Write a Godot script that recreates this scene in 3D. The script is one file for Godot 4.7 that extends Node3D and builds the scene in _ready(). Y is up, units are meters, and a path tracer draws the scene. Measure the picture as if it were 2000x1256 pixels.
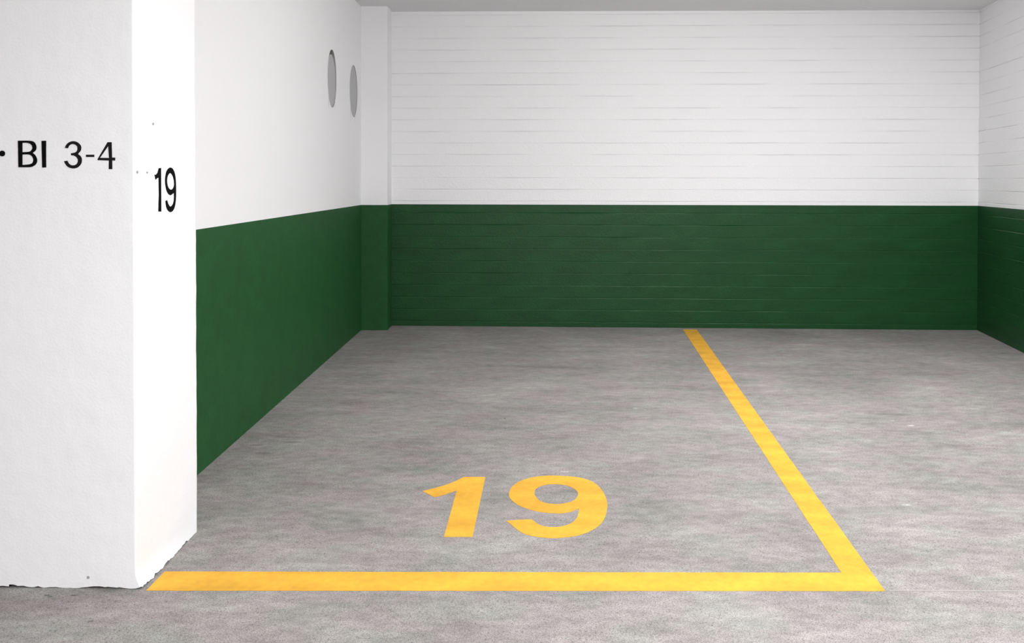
extends Node3D
# An empty parking bay in an underground garage. Units are metres; the camera stands over the origin and looks along -z.

const FOCAL := 1650.0            # pixels, for a picture of 2000 x 1256
const CEILING := 2.692
const DADO := 1.0455             # height of the green paint
const EXPOSURE := 1.0

# vertex colours of the brick paint: the faces, and the joints (shade painted into the white, paler in the green)
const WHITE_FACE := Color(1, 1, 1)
const WHITE_JOINT_SHADE := Color(0.80, 0.80, 0.81)
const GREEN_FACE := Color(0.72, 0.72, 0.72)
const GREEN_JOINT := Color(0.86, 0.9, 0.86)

var white_plaster: StandardMaterial3D
var white_brick: StandardMaterial3D
var green_plaster: StandardMaterial3D
var green_brick: StandardMaterial3D
var ceiling_paint: StandardMaterial3D
var yellow_paint: StandardMaterial3D
var black_paint: StandardMaterial3D
var faded_black: StandardMaterial3D
var wobble := FastNoiseLite.new()


func V(x: float, y: float) -> Vector2:
	return Vector2(x, y) * 0.001


# ------------------------------------------------------------------ helpers

func tag(o: Node3D, label: String, category: String, kind := "", group := "") -> Node3D:
	o.set_meta("label", label)
	o.set_meta("category", category)
	if kind != "":
		o.set_meta("kind", kind)
	if group != "":
		o.set_meta("group", group)
	return o


func put(called: String, mesh: Mesh, m: Material, parent: Node = self) -> MeshInstance3D:
	var o := MeshInstance3D.new()
	o.name = called
	o.mesh = mesh
	o.material_override = m
	parent.add_child(o, true)
	return o


func begin() -> SurfaceTool:
	var st := SurfaceTool.new()
	st.begin(Mesh.PRIMITIVE_TRIANGLES)
	return st


func done(st: SurfaceTool) -> ArrayMesh:
	st.generate_normals()
	return st.commit()


# a quad a b c d whose front lies on the side of `out`
func quad(st: SurfaceTool, a: Vector3, b: Vector3, c: Vector3, d: Vector3, out: Vector3) -> void:
	if (b - a).cross(c - a).dot(out) > 0.0:       # front faces run clockwise
		for p in [a, d, c, a, c, b]:
			st.add_vertex(p)
	else:
		for p in [a, b, c, a, c, d]:
			st.add_vertex(p)


func tri(st: SurfaceTool, a: Vector3, b: Vector3, c: Vector3, out: Vector3) -> void:
	for p in ([a, c, b] if (b - a).cross(c - a).dot(out) > 0.0 else [a, b, c]):
		st.add_vertex(p)


# a prism over a convex-cornered plan (x, z), from y0 to y1
func slab(plan: Array, y0: float, y1: float) -> ArrayMesh:
	var st := begin()
	st.set_smooth_group(-1)
	var mid := Vector2.ZERO
	for p in plan:
		mid += p / plan.size()
	for i in plan.size():
		var p: Vector2 = plan[i]
		var q: Vector2 = plan[(i + 1) % plan.size()]
		var out := Vector3((p + q).x / 2 - mid.x, 0, (p + q).y / 2 - mid.y)
		var side := Vector3(-(q - p).y, 0, (q - p).x)
		if side.dot(out) < 0:
			side = -side
		quad(st, Vector3(p.x, y0, p.y), Vector3(q.x, y0, q.y), Vector3(q.x, y1, q.y), Vector3(p.x, y1, p.y), side)
	for i in range(1, plan.size() - 1):
		for y in [y0, y1]:
			tri(st, Vector3(plan[0].x, y, plan[0].y), Vector3(plan[i].x, y, plan[i].y), Vector3(plan[i + 1].x, y, plan[i + 1].y), Vector3.UP if y == y1 else Vector3.DOWN)
	return done(st)


# box between two opposite corners
func block(a: Vector3, b: Vector3) -> ArrayMesh:
	return slab([Vector2(a.x, a.z), Vector2(b.x, a.z), Vector2(b.x, b.z), Vector2(a.x, b.z)], minf(a.y, b.y), maxf(a.y, b.y))


# a closed outline, rounded (Catmull-Rom) except where it turns sharply
func rounded(pts: Array, steps := 5, sharp := 40.0) -> PackedVector2Array:
	var n := pts.size()
	var corner := []
	for i in n:
		var u: Vector2 = (pts[i] - pts[i - 1]).normalized()
		var w: Vector2 = (pts[(i + 1) % n] - pts[i]).normalized()
		corner.append(absf(rad_to_deg(u.angle_to(w))) > sharp)
	var out := PackedVector2Array()
	for i in n:
		var a: Vector2 = pts[i]
		var b: Vector2 = pts[(i + 1) % n]
		var before: Vector2 = a if corner[i] else pts[i - 1]
		var after: Vector2 = b if corner[(i + 1) % n] else pts[(i + 2) % n]
		for k in steps:
			out.append(a.cubic_interpolate(b, before, after, float(k) / steps))
	return out


# one outline out of an outline and the hole in it, joined by a hair-thin slit
func keyhole(outer: PackedVector2Array, hole: PackedVector2Array) -> PackedVector2Array:
	if Geometry2D.is_polygon_clockwise(outer):
		outer.reverse()
	if not Geometry2D.is_polygon_clockwise(hole):
		hole.reverse()
	var best := INF
	var at := Vector2i.ZERO
	for i in outer.size():
		for j in hole.size():
			var d := outer[i].distance_squared_to(hole[j])
			if d < best:
				best = d
				at = Vector2i(i, j)
	var out := PackedVector2Array()
	for i in outer.size():
		out.append(outer[(at.x + i) % outer.size()])
	var across := (hole[at.y] - outer[at.x]).normalized().orthogonal() * 0.00003
	out.append(outer[at.x].lerp(outer[at.x - 1], 0.02))
	for j in hole.size():
		out.append(hole[(at.y + j) % hole.size()] + (across if j == 0 else Vector2.ZERO))
	out.append(hole[at.y].lerp(hole[at.y - 1], 0.02))
	return out


# an outline of (u, v) raised from a plane: origin + u * right + v * up, from `low` to `high` along the normal
func raised(outline: PackedVector2Array, origin: Vector3, right: Vector3, up: Vector3, low: float, high: float) -> ArrayMesh:
	var normal := right.cross(up).normalized()
	var st := begin()
	st.set_smooth_group(-1)
	var index := Geometry2D.triangulate_polygon(outline)
	if index.is_empty():
		push_error("an outline could not be filled")
	var at := func(p: Vector2, h: float) -> Vector3: return origin + right * p.x + up * p.y + normal * h
	for i in range(0, index.size(), 3):
		tri(st, at.call(outline[index[i]], high), at.call(outline[index[i + 1]], high), at.call(outline[index[i + 2]], high), normal)
	var turn := -1.0 if Geometry2D.is_polygon_clockwise(outline) else 1.0
	for i in outline.size():
		var p := outline[i]
		var q := outline[(i + 1) % outline.size()]
		var side := (q - p).orthogonal() * turn * -1.0
		quad(st, at.call(p, low), at.call(q, low), at.call(q, high), at.call(p, high), right * side.x + up * side.y)
	return done(st)


# ------------------------------------------------------------------ materials

func noise(frequency: float, seed_: int, octaves := 4, kind := FastNoiseLite.TYPE_SIMPLEX_SMOOTH) -> FastNoiseLite:
	var n := FastNoiseLite.new()
	n.noise_type = kind
	n.seed = seed_
	n.frequency = frequency
	n.fractal_octaves = octaves
	return n


# grey values of a noise, `sx` and `sy` times stretched
func field(n: FastNoiseLite, size: int, sx := 1, sy := 1, seamless := false) -> PackedByteArray:
	var im: Image = n.get_seamless_image(size / sx, size / sy) if seamless else n.get_image(size / sx, size / sy)
	im.convert(Image.FORMAT_L8)
	if sx > 1 or sy > 1:
		im.resize(size, size, Image.INTERPOLATE_CUBIC)
	return im.get_data()


func picture(data: PackedByteArray, size: int) -> ImageTexture:
	return ImageTexture.create_from_image(Image.create_from_data(size, size, false, Image.FORMAT_RGB8, data))


func paint(color: Color, roughness: float, relief: Texture2D = null, depth := 0.0, tile := 1.0) -> StandardMaterial3D:
	var m := StandardMaterial3D.new()
	m.albedo_color = color
	m.roughness = roughness
	if relief:
		m.heightmap_enabled = true
		m.heightmap_texture = relief
		m.heightmap_scale = depth
		m.uv1_triplanar = true
		m.uv1_world_triplanar = true
		m.uv1_scale = Vector3.ONE / tile
	return m


func bumps(size: int, frequency: float, seed_: int, octaves: int) -> ImageTexture:
	var im := noise(frequency, seed_, octaves).get_seamless_image(size, size)
	return ImageTexture.create_from_image(im)


# colour of a coat of paint: the base, unevenly laid on
func coat(base: Color, spread: float, seed_: int, stretch: int) -> ImageTexture:
	var size := 512
	var a := field(noise(0.008, seed_, 4), size, stretch, 1, true)
	var b := field(noise(0.05, seed_ + 1, 3), size, 1, 1, true)
	var data := PackedByteArray()
	data.resize(size * size * 3)
	for i in size * size:
		var v := 1.0 + spread * ((a[i] - 128) / 128.0 + 0.5 * (b[i] - 128) / 128.0)
		data[i * 3] = clampi(int(base.r8 * v), 0, 255)
		data[i * 3 + 1] = clampi(int(base.g8 * v), 0, 255)
		data[i * 3 + 2] = clampi(int(base.b8 * v), 0, 255)
	return picture(data, size)


const FLOOR_SIDE := 6.0
const FLOOR_AT := Vector2(-1.8, 1.9)     # least x and least distance that the floor picture covers

# power-floated concrete: broad clouds, trowel streaks, marks; the marks are scratches, chips and dirt on the slab; the broad one at right also paints its light down
func concrete_picture() -> ImageTexture:
	var size := 1536
	var cloud := field(noise(0.0035, 11, 4), size)
	var streak := field(noise(0.022, 12, 4), size, 3, 1)
	var fine := field(noise(0.085, 13, 3), size, 2, 1)
	var hue := field(noise(0.02, 14, 3), size, 2, 1)
	var data := PackedByteArray()
	data.resize(size * size * 3)
	for i in size * size:
		var s := (streak[i] - 128) / 128.0
		var v := 159.0 * (1.0 + 0.07 * (cloud[i] - 128) / 128.0 + 0.09 * s * absf(s) + 0.04 * s + 0.10 * (fine[i] - 128) / 128.0)
		var h := (hue[i] - 128) / 128.0 * 4.0
		data[i * 3] = clampi(int(v * 1.012 + h), 0, 255)
		data[i * 3 + 1] = clampi(int(v * 0.985 - h * 0.5), 0, 255)
		data[i * 3 + 2] = clampi(int(v * 0.968 + h * 0.3), 0, 255)
	var im := Image.create_from_data(size, size, false, Image.FORMAT_RGB8, data)
	var k := size / FLOOR_SIDE
	# x, distance, length along x, length along the distance, how much darker (< 1) or lighter
	for mark in [[0.664, 4.632, 0.045, 0.02, 1.35], [0.72, 4.60, 0.02, 0.012, 1.3], [1.985, 4.40, 0.03, 0.012, 1.45], [2.03, 4.31, 0.05, 0.03, 1.4], [1.51, 3.255, 0.05, 0.014, 1.4],
			[-1.415, 2.536, 0.03, 0.008, 0.55], [-1.395, 2.527, 0.016, 0.008, 0.5], [-1.337, 2.536, 0.035, 0.008, 0.5], [-1.206, 2.385, 0.02, 0.01, 0.55], [-0.0385, 4.43, 0.012, 0.02, 0.45], [-0.037, 4.247, 0.012, 0.018, 0.5],
			[-1.25, 3.975, 0.09, 0.02, 0.72], [-1.12, 4.02, 0.14, 0.03, 0.8], [-1.19, 3.86, 0.10, 0.02, 0.8], [1.55, 4.75, 0.95, 1.1, 0.90], [1.9, 4.5, 0.3, 0.06, 0.86], [1.75, 4.2, 0.4, 0.05, 0.9], [-0.9, 6.1, 0.9, 0.12, 0.92], [-0.3, 5.6, 1.1, 0.1, 0.92], [0.2, 6.3, 0.9, 0.1, 0.93], [2.1, 6.4, 0.3, 0.08, 1.12], [0.2, 3.62, 0.07, 0.012, 1.3], [0.12, 3.585, 0.05, 0.01, 0.6]]:
		var w := maxi(2, int(mark[2] * k))
		var h := maxi(2, int(mark[3] * k))
		for dy in h:
			for dx in w:
				var e := Vector2((dx + 0.5) / w - 0.5, (dy + 0.5) / h - 0.5).length() * 2.0
				if e < 1.0:
					var x := int((mark[0] - FLOOR_AT.x) * k) + dx
					var y := int((mark[1] - FLOOR_AT.y) * k) + dy - int((dx - w / 2) * 0.12)
					if x >= 0 and y >= 0 and x < size and y < size:
						var c := im.get_pixel(x, y)
						var f: float = lerpf(mark[4], 1.0, e * e)
						im.set_pixel(x, y, Color(c.r * f, c.g * f, c.b * f))
	return ImageTexture.create_from_image(im)


# grit and pores, as a grey picture that multiplies the slab's colour
func grit_picture() -> ImageTexture:
	var size := 1024
	var grain := field(noise(0.28, 21, 2), size, 1, 1, true)
	var pores := field(noise(0.10, 22, 3), size, 1, 1, true)
	var data := PackedByteArray()
	data.resize(size * size * 3)
	for i in size * size:
		var v := 216.0 + 66.0 * (grain[i] - 128) / 128.0 + 20.0 * (pores[i] - 128) / 128.0
		if pores[i] < 62:
			v -= (62 - pores[i]) * 1.3
		var g := clampi(int(v), 0, 255)
		data[i * 3] = g
		data[i * 3 + 1] = g
		data[i * 3 + 2] = g
	return picture(data, size)


func make_materials() -> void:
	wobble = noise(1.0, 5, 3)
	var rough := bumps(512, 0.11, 31, 3)
	var fine := bumps(512, 0.05, 32, 4)
	white_plaster = paint(Color(0.922, 0.922, 0.925), 0.75, rough, 0.035, 0.6)
	white_brick = paint(Color(0.922, 0.922, 0.925), 0.7, fine, 0.12, 0.6)
	white_brick.vertex_color_use_as_albedo = true
	ceiling_paint = paint(Color(0.91, 0.91, 0.915), 0.85, fine, 0.1, 0.8)
	green_plaster = paint(Color.WHITE, 0.55, fine, 0.06, 0.7)
	green_plaster.albedo_texture = coat(Color(0.125, 0.305, 0.16), 0.05, 41, 1)
	green_plaster.metallic_specular = 0.3
	green_brick = paint(Color.WHITE, 0.44, fine, 0.10, 0.6)
	green_brick.albedo_texture = coat(Color(0.115, 0.312, 0.162), 0.07, 43, 4)
	green_brick.vertex_color_use_as_albedo = true
	green_brick.metallic_specular = 0.35
	yellow_paint = paint(Color.WHITE, 0.75, fine, 0.12, 0.9)
	yellow_paint.albedo_texture = coat(Color(0.82, 0.625, 0.23), 0.07, 45, 2)
	yellow_paint.metallic_specular = 0.25
	black_paint = paint(Color(0.03, 0.03, 0.035), 0.8)
	black_paint.metallic_specular = 0.2
	faded_black = paint(Color(0.11, 0.105, 0.11), 0.8)
	faded_black.metallic_specular = 0.2


# ------------------------------------------------------------------ walls

# a strip of one brick course: V-grooved edges that fade in and out along the joint, face a little uneven.
# from `start` along `along`, `length` long, facing `out`, between the heights y0 and y1
func course(start: Vector3, along: Vector3, out: Vector3, length: float, y0: float, y1: float, seed_: float, plain: Color, tint: Color, soft0 := true, soft1 := true) -> ArrayMesh:
	var st := begin()
	var n := int(length / 0.06)
	var rows := []
	var proud := 0.0009 * wobble.get_noise_2d(seed_ * 17.3, 4.0)
	for i in n + 1:
		var s := length * i / n
		var low := clampf(0.35 + 1.1 * wobble.get_noise_2d(s * 1.3, y0 * 90.0), 0.0, 1.0) * 0.0034
		var high := clampf(0.35 + 1.1 * wobble.get_noise_2d(s * 1.3, y1 * 90.0), 0.0, 1.0) * 0.0034
		var face := proud + 0.0011 * wobble.get_noise_2d(s * 2.1, seed_ * 9.1)
		var b0 := 0.0048 + 0.002 * wobble.get_noise_2d(s * 6.0, y0 * 50.0 + 7.0)
		var b1 := 0.0048 + 0.002 * wobble.get_noise_2d(s * 6.0, y1 * 50.0 + 9.0)
		var p := start + along * s
		rows.append([
			p + Vector3(0, y0, 0) + out * (-low - 0.0006 if soft0 else face), p + Vector3(0, y0 + (b0 if soft0 else 0.004), 0) + out * face,
			p + Vector3(0, y1 - (b1 if soft1 else 0.004), 0) + out * face, p + Vector3(0, y1, 0) + out * (-high - 0.0006 if soft1 else face)])
	# groove shade painted into the white joints, a paler tone into the green: `tint` is the colour of the paint there, where the joint is deep
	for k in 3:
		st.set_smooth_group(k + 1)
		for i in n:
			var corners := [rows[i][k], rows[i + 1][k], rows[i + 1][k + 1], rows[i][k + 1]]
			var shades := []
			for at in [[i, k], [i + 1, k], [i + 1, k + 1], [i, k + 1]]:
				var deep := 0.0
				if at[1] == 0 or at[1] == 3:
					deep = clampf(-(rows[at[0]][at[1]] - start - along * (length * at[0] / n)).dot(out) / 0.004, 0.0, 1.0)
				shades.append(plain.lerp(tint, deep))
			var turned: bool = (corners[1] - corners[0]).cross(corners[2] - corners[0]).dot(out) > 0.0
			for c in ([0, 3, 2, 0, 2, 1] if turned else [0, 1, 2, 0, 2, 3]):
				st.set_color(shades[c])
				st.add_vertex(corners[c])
	return done(st)


func brick_wall(called: String, label: String, start: Vector3, along: Vector3, out: Vector3, length: float, seed_: float) -> void:
	var end := start + along * length
	var back := -out
	var plan := []
	for p in [start + back * 0.012, end + back * 0.012, end + back * 0.2, start + back * 0.2]:
		plan.append(Vector2(p.x, p.z))
	var wall := put(called, slab(plan, 0.0, CEILING + 0.03), white_brick)
	tag(wall, label, "wall", "structure")
	var dado := Node3D.new()
	dado.name = "green_dado"
	dado.set_meta("label", "dark green painted lower band")
	wall.add_child(dado)
	var joints := []
	for k in range(-2, 28):
		var y: float = 0.974 + (0.0993 if k >= 10 else 0.1035) * (k - 10) if k >= 0 else 0.0
		if k >= 1 and y < CEILING:
			joints.append(y)
	joints.push_front(0.0)
	joints.append(CEILING + 0.02)
	for i in joints.size() - 1:
		var y0: float = joints[i]
		var y1: float = joints[i + 1]
		var s := seed_ + i
		if y1 <= DADO:
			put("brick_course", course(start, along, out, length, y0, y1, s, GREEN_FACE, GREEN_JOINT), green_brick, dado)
		elif y0 >= DADO:
			put("brick_course", course(start, along, out, length, y0, y1, s, WHITE_FACE, WHITE_JOINT_SHADE), white_brick, wall)
		else:
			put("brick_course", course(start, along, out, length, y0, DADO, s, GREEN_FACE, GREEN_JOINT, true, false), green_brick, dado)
			put("brick_course", course(start, along, out, length, DADO, y1, s, WHITE_FACE, WHITE_JOINT_SHADE, false, true), white_brick, wall)


# a plastered skin that follows a plan line, uneven by a few millimetres, its lower edge ragged
func skin(line: Array, y0: float, y1: float, step: float, uneven: float, ragged: float) -> ArrayMesh:
	var pts := []
	var nor := []
	for i in line.size() - 1:
		var a: Vector2 = line[i]
		var b: Vector2 = line[i + 1]
		var n := maxi(1, int(a.distance_to(b) / step))
		for k in n:
			pts.append(a.lerp(b, float(k) / n))
	pts.append(line[-1])
	for i in pts.size():
		var d: Vector2 = pts[mini(i + 1, pts.size() - 1)] - pts[maxi(i - 1, 0)]
		nor.append(Vector2(-d.y, d.x).normalized())
	var rows := int((y1 - y0) / step)
	var st := begin()
	st.set_smooth_group(1)
	var grid := []
	var far := 0.0
	for i in pts.size():
		if i:
			far += pts[i].distance_to(pts[i - 1])
		var column := PackedVector3Array()
		for j in rows + 1:
			var y := lerpf(y0, y1, float(j) / rows)
			if j == 0 and ragged > 0.0:
				y += maxf(0.0, 0.4 + wobble.get_noise_2d(far * 14.0, 3.0) + 0.6 * wobble.get_noise_2d(far * 45.0, 8.0)) * ragged
				y += 0.008 * exp(-pow((pts[i].x + 1.538) / 0.009, 2.0)) * float(pts[i].y > -2.62)
			var w := (wobble.get_noise_3d(pts[i].x * 5.0, y * 5.0, pts[i].y * 5.0) + 0.5 * wobble.get_noise_3d(pts[i].x * 22.0, y * 16.0, pts[i].y * 22.0)) * 0.5 - 0.5
			var p: Vector2 = pts[i] + nor[i] * uneven * w
			if pts[i].x > -1.19 and y < 0.06:            # the render swells out at the foot of the front corner
				p.x += 0.021 * pow(1.0 - y / 0.06, 2.0) * smoothstep(-1.19, -1.155, pts[i].x) * smoothstep(-3.0, -2.6, pts[i].y)
			column.append(Vector3(p.x, y, p.y))
		grid.append(column)
	for i in pts.size() - 1:
		var out := Vector3(nor[i].x, 0, nor[i].y)
		for j in rows:
			quad(st, grid[i][j], grid[i + 1][j], grid[i + 1][j + 1], grid[i][j + 1], out)
	return done(st)


# ------------------------------------------------------------------ lamps

func ceiling_lamp(label: String, at: Vector3, length: float, width: float, energy: float, turn: float) -> void:
	var o := Node3D.new()
	o.name = "ceiling_lamp"
	o.position = at
	o.rotation.y = turn
	add_child(o, true)
	tag(o, label, "lamp", "", "strip lamps on the garage ceiling")
	var metal := paint(Color(0.86, 0.86, 0.86), 0.4)
	var glow := paint(Color(0.9, 0.9, 0.9), 0.5)
	glow.emission_enabled = true
	glow.emission = Color(1.0, 0.995, 1.0)
	glow.emission_energy_multiplier = 1.5
	put("housing", block(Vector3(-length / 2 - 0.02, 0, -width / 2 - 0.02), Vector3(length / 2 + 0.02, -0.05, width / 2 + 0.02)), metal, o)
	put("diffuser", block(Vector3(-length / 2, -0.05, -width / 2), Vector3(length / 2, -0.075, width / 2)), glow, o)
	var l := AreaLight3D.new()
	l.name = "lamp_light"
	l.area_size = Vector2(length, width)
	l.area_normalize_energy = true
	l.light_energy = energy
	l.light_color = Color(1.0, 0.995, 1.0)
	l.shadow_enabled = true
	l.area_range = 30.0
	l.position = Vector3(0, -0.078, 0)
	l.rotation.x = -PI / 2
	o.add_child(l)


# a lathed shape: outline points (radius, height) from the top down, facing outwards
func lathe(outline: Array, sides := 32) -> ArrayMesh:
	var st := begin()
	st.set_smooth_group(1)
	for i in outline.size() - 1:
		var a: Vector2 = outline[i]
		var b: Vector2 = outline[i + 1]
		for k in sides:
			var p := Vector2.from_angle(k * TAU / sides)
			var q := Vector2.from_angle((k + 1) * TAU / sides)
			var out := Vector3((p + q).x * (a.y - b.y), (b.x - a.x) * 2.0 * signf(a.y - b.y) * -1.0, (p + q).y * (a.y - b.y))
			if absf(a.y - b.y) < 0.0001:
				out = Vector3.DOWN if b.x < a.x else Vector3.UP
			quad(st, Vector3(p.x * a.x, a.y, p.y * a.x), Vector3(q.x * a.x, a.y, q.y * a.x), Vector3(q.x * b.x, b.y, q.y * b.x), Vector3(p.x * b.x, b.y, p.y * b.x), out)
	return done(st)


func added_bulb(label: String, at: Vector3, energy: float) -> void:  # unseen globe around an omni light, added as fill
	var o := Node3D.new()
	o.name = "added_bulb"
	o.position = at
	add_child(o, true)
	tag(o, label, "lamp", "", "added fill bulbs on the garage ceiling")
	put("base", lathe([Vector2(0.0, 0.0), Vector2(0.06, 0.0), Vector2(0.058, -0.03), Vector2(0.03, -0.045), Vector2(0.0, -0.045)]), paint(Color(0.86, 0.86, 0.86), 0.4), o)
	var glow := paint(Color(0.9, 0.9, 0.9), 0.5)
	glow.emission_enabled = true
	glow.emission = Color(1.0, 0.995, 1.0)
	glow.emission_energy_multiplier = 1.5
	var ball := []
	for k in 13:
		var t := PI * k / 12
		ball.append(Vector2(sin(t) * 0.085, -0.12 + cos(t) * 0.085))
	put("bulb", lathe(ball), glow, o)
	var l := OmniLight3D.new()
	l.name = "fill_light"
	l.light_energy = energy
	l.light_size = 0.075
	l.light_color = Color(1.0, 0.995, 1.0)
	l.omni_range = 30.0
	l.omni_attenuation = 2.0
	l.shadow_enabled = true
	l.position.y = -0.12
	o.add_child(l)


# ------------------------------------------------------------------ the scene

func _ready() -> void:
	var cam := Camera3D.new()
	cam.name = "camera"
	var near := 0.05
	var pitch := atan(0.01454)
	cam.projection = Camera3D.PROJECTION_FRUSTUM
	cam.near = near
	cam.far = 60.0
	cam.size = 1256.0 / FOCAL * near
	cam.frustum_offset = Vector2(0.0, (374.49 - 628.0) / FOCAL * near)
	cam.basis = Basis(Vector3.RIGHT, -pitch) * Basis(Vector3.BACK, 0.00157)
	cam.position = Vector3(0, 1.26, 0)
	add_child(cam)
	cam.current = true
	var we := WorldEnvironment.new()
	we.name = "environment"
	var e := Environment.new()
	e.background_mode = Environment.BG_COLOR
	e.background_color = Color.BLACK
	e.tonemap_mode = Environment.TONE_MAPPER_LINEAR
	e.tonemap_exposure = EXPOSURE
	e.sdfgi_enabled = true
	e.ssao_enabled = true
	e.ssil_enabled = true
	we.environment = e
	add_child(we)
	ceiling_lamp("long strip lamp on the ceiling of the drive aisle, far behind the camera", Vector3(-0.6, CEILING - 0.02, 3.5), 1.5, 0.25, 17.5, 0.0)
	ceiling_lamp("second long strip lamp far behind the camera, nearer the right end of the aisle", Vector3(1.3, CEILING - 0.02, 3.5), 1.5, 0.25, 9.0, 0.0)
	ceiling_lamp("long strip lamp on the ceiling, just in front of the mouth of the bay", Vector3(1.0, CEILING - 0.02, -1.1), 1.5, 0.25, 13.2, 0.0)
	ceiling_lamp("added unseen strip lamp on the ceiling above the middle of the bays", Vector3(2.4, CEILING - 0.02, -4.2), 1.5, 0.25, 5.4, 0.0)  # added to bring more light to the back wall
	added_bulb("added round fill bulb on the ceiling of the drive aisle behind the camera", Vector3(-0.5, CEILING - 0.02, 1.5), 1.9)
	added_bulb("added round fill bulb on the ceiling over the middle of the bay", Vector3(1.3, CEILING - 0.02, -4.2), 2.3)

	make_materials()
	build_room()
	build_pillar()
	build_vents()
	build_markings()
	build_lettering()


func build_room() -> void:
	# floor
	var m := StandardMaterial3D.new()
	m.albedo_texture = concrete_picture()
	m.roughness = 0.62
	m.metallic_specular = 0.35
	m.detail_enabled = true
	m.detail_albedo = grit_picture()
	m.detail_blend_mode = BaseMaterial3D.BLEND_MODE_MUL
	m.detail_uv_layer = BaseMaterial3D.DETAIL_UV_2
	m.uv2_scale = Vector3.ONE / 1.3
	var st := begin()
	st.set_smooth_group(-1)
	var x0 := -6.2
	var x1 := 7.2
	var z0 := -7.6
	var z1 := 6.2
	var top := [Vector3(x0, 0, z0), Vector3(x1, 0, z0), Vector3(x1, 0, z1), Vector3(x0, 0, z1)]
	for i in [0, 1, 2, 0, 2, 3]:
		var p: Vector3 = top[i]
		st.set_uv(Vector2(p.x - FLOOR_AT.x, -p.z - FLOOR_AT.y) / FLOOR_SIDE)
		st.set_uv2(Vector2(p.x, p.z))
		st.add_vertex(p)
	var low := Vector3(0, -0.2, 0)
	for i in 4:
		var a: Vector3 = top[i]
		var b: Vector3 = top[(i + 1) % 4]
		st.set_uv(Vector2.ZERO)
		st.set_uv2(Vector2.ZERO)
		quad(st, a, b, b + low, a + low, (a + b) / 2 - Vector3(0.5, 0, -0.7))
	quad(st, top[0] + low, top[1] + low, top[2] + low, top[3] + low, Vector3.DOWN)
	tag(put("floor", done(st), m), "worn grey concrete floor with trowel streaks", "floor", "structure")

	# ceiling, falling a little to the right
	var c := put("ceiling", block(Vector3(x0, 0, z0), Vector3(x1, 0.2, z1)), ceiling_paint)
	c.position.y = CEILING
	c.rotation.z = -0.0028
	tag(c, "plain off-white ceiling above the parking bay", "ceiling", "structure")

	# brick walls
	var back_along := Vector3(4.9401, 0, 0.1789).normalized()
	brick_wall("wall_back", "painted brick back wall, white above and dark green below", Vector3(-1.36, 0, -7.2676), back_along, Vector3(-back_along.z, 0, back_along.x), 5.27, 100.0)
	var right_along := Vector3(-0.1752, 0, 0.9418).normalized()
	brick_wall("wall_right", "painted brick right wall, white above and dark green below", Vector3(3.906, 0, -7.0769), right_along, Vector3(-right_along.z, 0, right_along.x), 4.17, 300.0)

	# left wall: plastered, with two round openings for the vents
	var a := Vector3(-1.351, 0, -2.90)
	var b := Vector3(-1.2518, 0, -7.27)
	var along := (b - a).normalized()
	var out := Vector3(-along.z, 0, along.x)
	var length := a.distance_to(b)
	var wall := CSGBox3D.new()
	wall.name = "wall_left"
	wall.size = Vector3(length, CEILING + 0.03 - DADO, 0.25)
	wall.material = white_plaster
	wall.basis = Basis(along, Vector3.UP, out)
	wall.position = (a + b) / 2 - out * 0.125 + Vector3(0, (CEILING + 0.03 + DADO) / 2, 0)
	add_child(wall)
	tag(wall, "smooth white plastered left wall with green lower band and two vents", "wall", "structure")
	for v in vents():
		var hole := CSGCylinder3D.new()
		hole.name = "opening"
		hole.operation = CSGShape3D.OPERATION_SUBTRACTION
		hole.radius = 1.0
		hole.height = 0.12
		hole.sides = 64
		hole.material = white_plaster
		var on: Vector3 = a + along * (v.s + 0.6766) + Vector3(0, v.y, 0)
		hole.transform = wall.transform.affine_inverse() * Transform3D(Basis(along * v.rx, out, Vector3.DOWN * v.ry), on)
		wall.add_child(hole)
	var plan := []
	for p in [a, b, b - out * 0.25, a - out * 0.25]:
		plan.append(Vector2(p.x, p.z))
	var dado := put("green_dado", slab(plan, 0.0, DADO), green_plaster, wall)
	dado.transform = wall.transform.affine_inverse()
	dado.set_meta("label", "dark green painted lower band")

	# pier in the back left corner
	var pier := Node3D.new()
	pier.name = "corner_pier"
	pier.position = Vector3(-1.146, 0, -7.14)
	add_child(pier)
	tag(pier, "narrow square pier in the back left corner, white over dark green", "pier", "structure")
	var foot := []
	for p in [Vector2(-1.30, -7.0324), Vector2(-1.0366, -7.0335), Vector2(-1.0341, -7.262), Vector2(-1.30, -7.272)]:
		foot.append(p - Vector2(-1.146, -7.14))
	put("shaft", slab(foot, DADO, CEILING + 0.02), white_plaster, pier)
	put("green_dado", slab(foot, 0.0, DADO), green_plaster, pier).set_meta("label", "dark green painted lower band")

	# the rest of the garage, out of the picture
	var h := CEILING + 0.05
	tag(put("wall_aisle_left", block(Vector3(-6.2, 0, -3.0), Vector3(-1.97, h, -2.72)), white_plaster), "white wall of the aisle beyond the pillar", "wall", "structure")
	tag(put("wall_aisle_right", block(Vector3(3.14, 0, -3.2), Vector3(7.2, h, -2.98)), white_plaster), "white wall of the aisle beyond the right brick wall", "wall", "structure")
	tag(put("wall_end_left", block(Vector3(-6.2, 0, -3.0), Vector3(-6.0, h, 6.2)), white_plaster), "white wall at the left end of the aisle", "wall", "structure")
	tag(put("wall_end_right", block(Vector3(7.0, 0, -3.2), Vector3(7.2, h, 6.2)), white_plaster), "white wall at the right end of the aisle", "wall", "structure")
	tag(put("wall_rear", block(Vector3(-6.2, 0, 6.0), Vector3(7.2, h, 6.2)), white_plaster), "white wall on the far side of the aisle", "wall", "structure")


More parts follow.
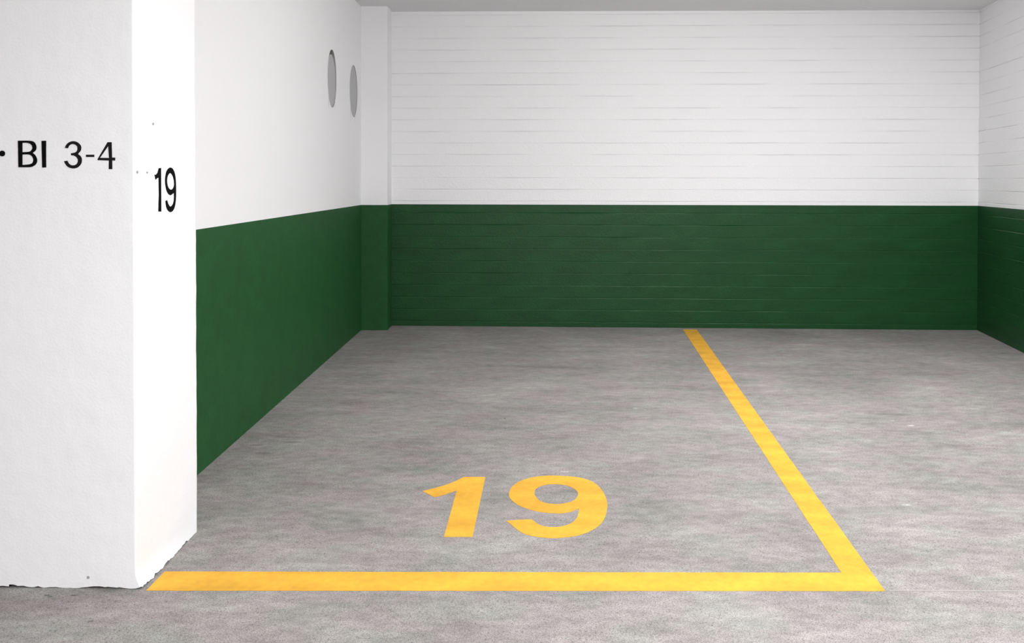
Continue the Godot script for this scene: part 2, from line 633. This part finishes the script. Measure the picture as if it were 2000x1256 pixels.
func build_pillar() -> void:
	var p := Node3D.new()
	p.name = "pillar"
	p.position = Vector3(-1.6, 0, -2.8)
	add_child(p)
	tag(p, "broad white rough-plastered pillar with black lettering at the front left", "pillar", "structure")
	var line := [Vector2(-2.10, -2.5938), Vector2(-1.1585, -2.5763)]
	for k in 5:                                   # the rounded arris
		var t := (k + 1) / 6.0 * PI / 2
		line.append(Vector2(-1.1585, -2.5822) + Vector2(sin(t), cos(t)) * 0.006)
	line.append_array([Vector2(-1.1525, -2.584), Vector2(-1.1195, -2.993), Vector2(-1.135, -3.01), Vector2(-2.10, -3.02)])
	var o := put("plaster", skin(line, 0.0006, CEILING + 0.02, 0.009, 0.0028, 0.0065), white_plaster, p)
	o.position = -p.position
	var core := put("core", block(Vector3(-2.08, 0, -2.62), Vector3(-1.17, CEILING, -2.98)), paint(Color(0.42, 0.41, 0.4), 0.9), p)
	core.position = -p.position
	# nail holes and chips in the plaster, a few millimetres across
	var side := Vector3(0.033, 0, -0.4169).normalized()
	var chip := paint(Color(0.62, 0.61, 0.60), 0.9)
	for h in [[0.1205, 1.4353, 0.0035], [0.022, 1.281, 0.004], [0.0806, 1.280, 0.003]]:
		dot(Vector2(h[0], h[1]), h[2], Vector3(-1.1525, 0, -2.5761), side, -0.004, 0.0002, "nail_hole", chip, p)
	dot(Vector2(-0.1486, 0.0346), 0.004, Vector3(-1.1525, 0, -2.5761), Vector3(1, 0, 0.01867).normalized(), -0.004, 0.0002, "nail_hole", chip, p)


func dot(c: Vector2, r: float, origin: Vector3, right: Vector3, low: float, high: float, called: String, m: Material, parent: Node3D) -> MeshInstance3D:
	var ring := PackedVector2Array()
	for k in 20:
		ring.append(c + Vector2(cos(k * TAU / 20), sin(k * TAU / 20)) * r * (1.0 + 0.15 * sin(k * 2.2)))
	var o := put(called, raised(ring, origin, right, Vector3.UP, low, high), m, parent)
	o.position = -parent.position
	return o


# where the vents sit on the left wall: distance along it from its near visible end, height, half width, half height
func vents() -> Array:
	return [{"s": 2.441, "y": 1.975, "rx": 0.131, "ry": 0.2055}, {"s": 3.168, "y": 1.9615, "rx": 0.143, "ry": 0.206}]


func build_vents() -> void:
	var a := Vector3(-1.351, 0, -2.90)
	var along := (Vector3(-1.2518, 0, -7.27) - a).normalized()
	var out := Vector3(-along.z, 0, along.x)
	var grey := paint(Color(0.695, 0.695, 0.70), 0.75)
	var liner := paint(Color(0.66, 0.66, 0.66), 0.75)
	var dark := paint(Color(0.12, 0.12, 0.12), 0.9)
	var dirt := paint(Color(0.80, 0.80, 0.805), 0.8)
	var names := ["round grey vent high on the left wall, the one nearer the camera", "round grey vent high on the left wall, the one beside the corner pier"]
	var k := 0
	for v in vents():
		var o := Node3D.new()
		o.name = "wall_vent"
		var on: Vector3 = a + along * (v.s + 0.6766) + Vector3(0, v.y, 0)
		o.transform = Transform3D(Basis(along, Vector3.UP, out), on)
		add_child(o, true)
		tag(o, names[k], "vent", "", "round vents in the left wall")
		var rx: float = v.rx - 0.0005
		var ry: float = v.ry - 0.0005
		# sleeve: the lining of the opening
		var st := begin()
		st.set_smooth_group(1)
		for i in 64:
			var p := Vector2(cos(i * TAU / 64), sin(i * TAU / 64))
			var q := Vector2(cos((i + 1) * TAU / 64), sin((i + 1) * TAU / 64))
			quad(st, Vector3(p.x * rx, p.y * ry, 0.001), Vector3(q.x * rx, q.y * ry, 0.001), Vector3(q.x * rx, q.y * ry, -0.055), Vector3(p.x * rx, p.y * ry, -0.055), Vector3(-p.x, -p.y, 0))
		put("sleeve", done(st), liner, o)
		# back of the duct, and the shallow cover set inside it (slipped down a little in the first vent)
		var back := PackedVector2Array()
		var cover := PackedVector2Array()
		var drop := 0.02 if k == 0 else 0.0
		for i in 64:
			var t := i * TAU / 64
			back.append(Vector2(cos(t) * rx, sin(t) * ry))
			var y := sin(t) * (ry - 0.002)
			if y > 0.0:
				y *= 1.0 - drop / ry * 1.6
			cover.append(Vector2(cos(t) * (rx - 0.002), y))
		put("duct_back", raised(back, Vector3.ZERO, Vector3.RIGHT, Vector3.UP, -0.058, -0.052), dark, o)
		put("cover", raised(cover, Vector3.ZERO, Vector3.RIGHT, Vector3.UP, -0.03, -0.006 if k == 0 else -0.004), grey, o)
		# dirt that has run down the wall below it
		for d in ([[-0.10, 0.10, 0.008], [0.09, 0.07, 0.006]] if k == 0 else [[-0.11, 0.12, 0.01], [0.05, 0.05, 0.007]]):
			var y: float = -v.ry * sqrt(maxf(0.0, 1.0 - pow(d[0] / v.rx, 2.0)))
			var run := PackedVector2Array([Vector2(d[0] - d[2], y + 0.01), Vector2(d[0] - d[2] * 0.7, y - d[1] * 0.6), Vector2(d[0], y - d[1]), Vector2(d[0] + d[2] * 0.7, y - d[1] * 0.5), Vector2(d[0] + d[2], y + 0.01)])
			put("dirt_run", raised(run, Vector3.ZERO, Vector3.RIGHT, Vector3.UP, -0.001, 0.0006), dirt, o)
		k += 1


# a painted stripe on the floor between two edges, its borders slightly uneven
func stripe(left: Array, right: Array, step: float) -> PackedVector2Array:
	var out := PackedVector2Array()
	for side in [left, right]:
		var a: Vector2 = side[0]
		var b: Vector2 = side[1]
		var n := int(a.distance_to(b) / step)
		var across := (b - a).normalized().orthogonal()
		for i in n + 1:
			out.append(a.lerp(b, float(i) / n) + across * (0.0016 * wobble.get_noise_2d(i * 0.9, a.x * 31.0 + a.y * 7.0) if i > 0 and i < n else 0.0))
	return out


func on_floor(called: String, outline: PackedVector2Array, m: Material, parent: Node = self) -> MeshInstance3D:
	return put(called, raised(outline, Vector3.ZERO, Vector3.RIGHT, Vector3.FORWARD, -0.001, 0.0012), m, parent)


func build_markings() -> void:
	var front := on_floor("parking_line", stripe([Vector2(-1.117, 2.566), Vector2(1.145, 2.5705)], [Vector2(1.0575, 2.690), Vector2(-1.112, 2.691)], 0.03), yellow_paint)
	tag(front, "yellow painted line across the mouth of the bay, starting at the pillar foot", "parking line", "", "yellow parking lines")
	var long := on_floor("parking_line", stripe([Vector2(1.1453, 2.5707), Vector2(1.5545, 7.085)], [Vector2(1.4400, 7.089), Vector2(1.0578, 2.690)], 0.04), yellow_paint)
	tag(long, "long yellow painted line running from the front line back to the green wall", "parking line", "", "yellow parking lines")
	var number := Node3D.new()
	number.name = "bay_number"
	add_child(number)
	tag(number, "large slanted yellow number 19 painted on the concrete floor", "number")
	var one := [V(-360.0, 3394.1), V(-306.5, 3329.5), V(-283.2, 3342.6), V(-221.9, 3401.4), V(-238.0, 2957.8), V(-137.0, 2958.2), V(-110.8, 3557.2), V(-201.8, 3556.8), V(-229.3, 3514.1), V(-268.4, 3466.6), V(-315.4, 3426.0)]
	on_floor("digit", rounded(one, 4, 25.0), yellow_paint, number)
	var nine := [V(193.4, 3573.4), V(283.2, 3552.8), V(338.6, 3498.7), V(367.1, 3406.2), V(373.6, 3297.1), V(365.5, 3214.6), V(343.9, 3117.1), V(309.9, 3043.1), V(256.7, 2985.4), V(204.0, 2959.4), V(145.8, 2949.0), V(92.1, 2959.0),
		V(45.6, 2984.6), V(13.0, 3033.0), V(-3.7, 3069.2), V(-21.5, 3096.9), V(32.2, 3108.3), V(75.9, 3111.3), V(86.6, 3088.0), V(102.5, 3062.0), V(128.0, 3046.0), V(157.7, 3042.5), V(187.9, 3051.7), V(223.7, 3083.9),
		V(246.9, 3140.5), V(258.7, 3216.2), V(218.7, 3180.3), V(175.6, 3168.3), V(118.2, 3178.8), V(72.2, 3203.4), V(29.6, 3243.7), V(1.9, 3295.5), V(-10.3, 3349.1), V(-2.3, 3427.3), V(27.5, 3497.3), V(79.7, 3548.2), V(136.7, 3570.6)]
	var eye := [V(183.9, 3474.4), V(229.4, 3457.1), V(259.6, 3411.4), V(266.1, 3361.3), V(247.4, 3301.8), V(213.1, 3270.2), V(172.7, 3259.7), V(129.6, 3273.0), V(102.8, 3311.9), V(91.5, 3371.5), V(102.1, 3427.7), V(137.0, 3464.8)]
	on_floor("digit", keyhole(rounded(nine, 5, 45.0), rounded(eye)), yellow_paint, number)
	# faint pale setting-out line that runs on from the corner
	var chalk := on_floor("chalk_line", stripe([Vector2(1.16, 2.5725), Vector2(2.6, 2.5665)], [Vector2(2.6, 2.5690), Vector2(1.16, 2.5748)], 0.05), paint(Color(0.64, 0.63, 0.615), 0.8))
	tag(chalk, "thin pale chalk line on the floor, running right from the yellow corner", "chalk line")


# black letters on the pillar: outlines in (distance along the face, height)
func build_lettering() -> void:
	var corner := Vector3(-1.1525, 0, -2.5761)
	var front := Vector3(1, 0, 0.01867).normalized()
	var side := Vector3(0.033, 0, -0.4169).normalized()
	var first := corner - front * 1.0477                      # where the outlines of the front face count from
	var sign := Node3D.new()
	sign.name = "wall_lettering"
	add_child(sign)
	tag(sign, "black stencilled lettering BI 3-4 on the front face of the white pillar", "lettering")
	var put_on := func(called: String, outline: PackedVector2Array, m: Material, parent: Node3D, origin: Vector3, right: Vector3):
		put(called, raised(outline, origin, right, Vector3.UP, -0.006, -0.0001), m, parent)
	var b := [V(690.2, 1376.0), V(725.6, 1376.0), V(739.9, 1371.5), V(746.6, 1359.3), V(744.9, 1347.2), V(735.2, 1339.0), V(743.8, 1330.9), V(748.8, 1318.7), V(746.7, 1306.5), V(737.4, 1298.4), V(725.0, 1295.3), V(691.1, 1295.3)]
	var b_upper := [V(703.6, 1369.5), V(717.3, 1369.9), V(727.6, 1367.0), V(734.3, 1359.3), V(733.6, 1350.2), V(725.4, 1342.7), V(703.4, 1341.0)]
	var b_lower := [V(703.3, 1333.9), V(723.3, 1333.9), V(732.5, 1328.9), V(737.1, 1318.7), V(734.4, 1308.5), V(725.1, 1304.0), V(703.1, 1302.0)]
	put_on.call("letter", keyhole(keyhole(rounded(b, 5, 55.0), rounded(b_upper, 5, 60.0)), rounded(b_lower, 5, 60.0)), black_paint, sign, first, front)
	put_on.call("letter", PackedVector2Array([V(763.0, 1375.6), V(777.0, 1376.0), V(776.8, 1294.8), V(764.5, 1293.9)]), black_paint, sign, first, front)
	var three := [V(835.3, 1354.3), V(838.5, 1362.5), V(846.7, 1370.6), V(860.1, 1374.7), V(873.4, 1371.6), V(883.6, 1362.5), V(885.6, 1352.4), V(882.4, 1343.2), V(874.2, 1336.1), V(884.4, 1328.0), V(887.4, 1316.8), V(884.3, 1304.6),
		V(874.0, 1294.5), V(860.6, 1291.4), V(846.2, 1294.8), V(837.1, 1303.6), V(832.0, 1313.7), V(842.3, 1315.2), V(847.3, 1306.6), V(854.5, 1301.6), V(862.7, 1301.0), V(870.9, 1304.6), V(875.1, 1313.8), V(873.1, 1322.9),
		V(864.9, 1330.0), V(853.7, 1332.0), V(853.7, 1338.1), V(862.9, 1338.7), V(871.2, 1343.2), V(873.9, 1351.3), V(872.3, 1360.5), V(863.1, 1365.9), V(854.9, 1365.5), V(847.7, 1360.4), V(844.6, 1353.3)]
	put_on.call("digit", rounded(three, 5, 55.0), faded_black, sign, first, front)
	put_on.call("dash", PackedVector2Array([V(899.8, 1333.5), V(925.4, 1333.5), V(925.4, 1326.6), V(899.8, 1326.6)]), faded_black, sign, first, front)
	var four := PackedVector2Array([V(966.6, 1371.7), V(978.9, 1371.7), V(979.7, 1325.1), V(989.5, 1324.7), V(988.9, 1315.9), V(980.1, 1316.9), V(980.5, 1289.5), V(969.7, 1289.5), V(970.4, 1315.9), V(935.6, 1316.9), V(935.6, 1319.9)])
	put_on.call("digit", keyhole(four, PackedVector2Array([V(968.6, 1360.5), V(942.8, 1324.0), V(970.9, 1323.6)])), faded_black, sign, first, front)
	var round_dot := PackedVector2Array()
	for k in 24:
		round_dot.append(V(641.0, 1336.9) + Vector2.from_angle(k * TAU / 24) * 0.0088)
	put_on.call("dot", round_dot, black_paint, sign, first, front)

	var number := Node3D.new()
	number.name = "wall_number"
	add_child(number)
	tag(number, "small black number 19 painted on the narrow side face of the pillar", "number")
	var one := PackedVector2Array([V(127.0, 1273.7), V(135.5, 1272.5), V(146.9, 1279.3), V(155.6, 1294.4), V(168.5, 1295.4), V(168.8, 1153.9), V(151.2, 1154.6), V(154.4, 1262.8), V(147.4, 1264.3), V(133.1, 1257.6)])
	put_on.call("digit", one, black_paint, number, corner, side)
	var nine := [V(231.1, 1297.8), V(249.8, 1292.4), V(263.3, 1275.3), V(269.3, 1249.0), V(270.4, 1216.0), V(267.7, 1186.4), V(258.9, 1163.7), V(245.1, 1152.7), V(229.8, 1150.0), V(213.1, 1157.1), V(203.3, 1168.7), V(196.8, 1187.4),
		V(208.4, 1189.8), V(216.6, 1176.4), V(230.0, 1167.9), V(245.3, 1172.3), V(253.9, 1183.5), V(256.4, 1198.2), V(255.9, 1213.8), V(247.3, 1210.6), V(230.3, 1206.1), V(212.0, 1213.7), V(200.5, 1229.9), V(195.8, 1252.4), V(200.9, 1276.5), V(212.7, 1291.1)]
	var eye := [V(231.0, 1279.2), V(246.1, 1271.1), V(255.6, 1257.2), V(257.5, 1239.2), V(249.2, 1227.8), V(235.5, 1223.9), V(222.1, 1228.1), V(212.2, 1237.9), V(208.3, 1252.4), V(210.8, 1265.3), V(219.2, 1275.0)]
	put_on.call("digit", keyhole(rounded(nine, 5, 60.0), rounded(eye, 5, 80.0)), black_paint, number, corner, side)
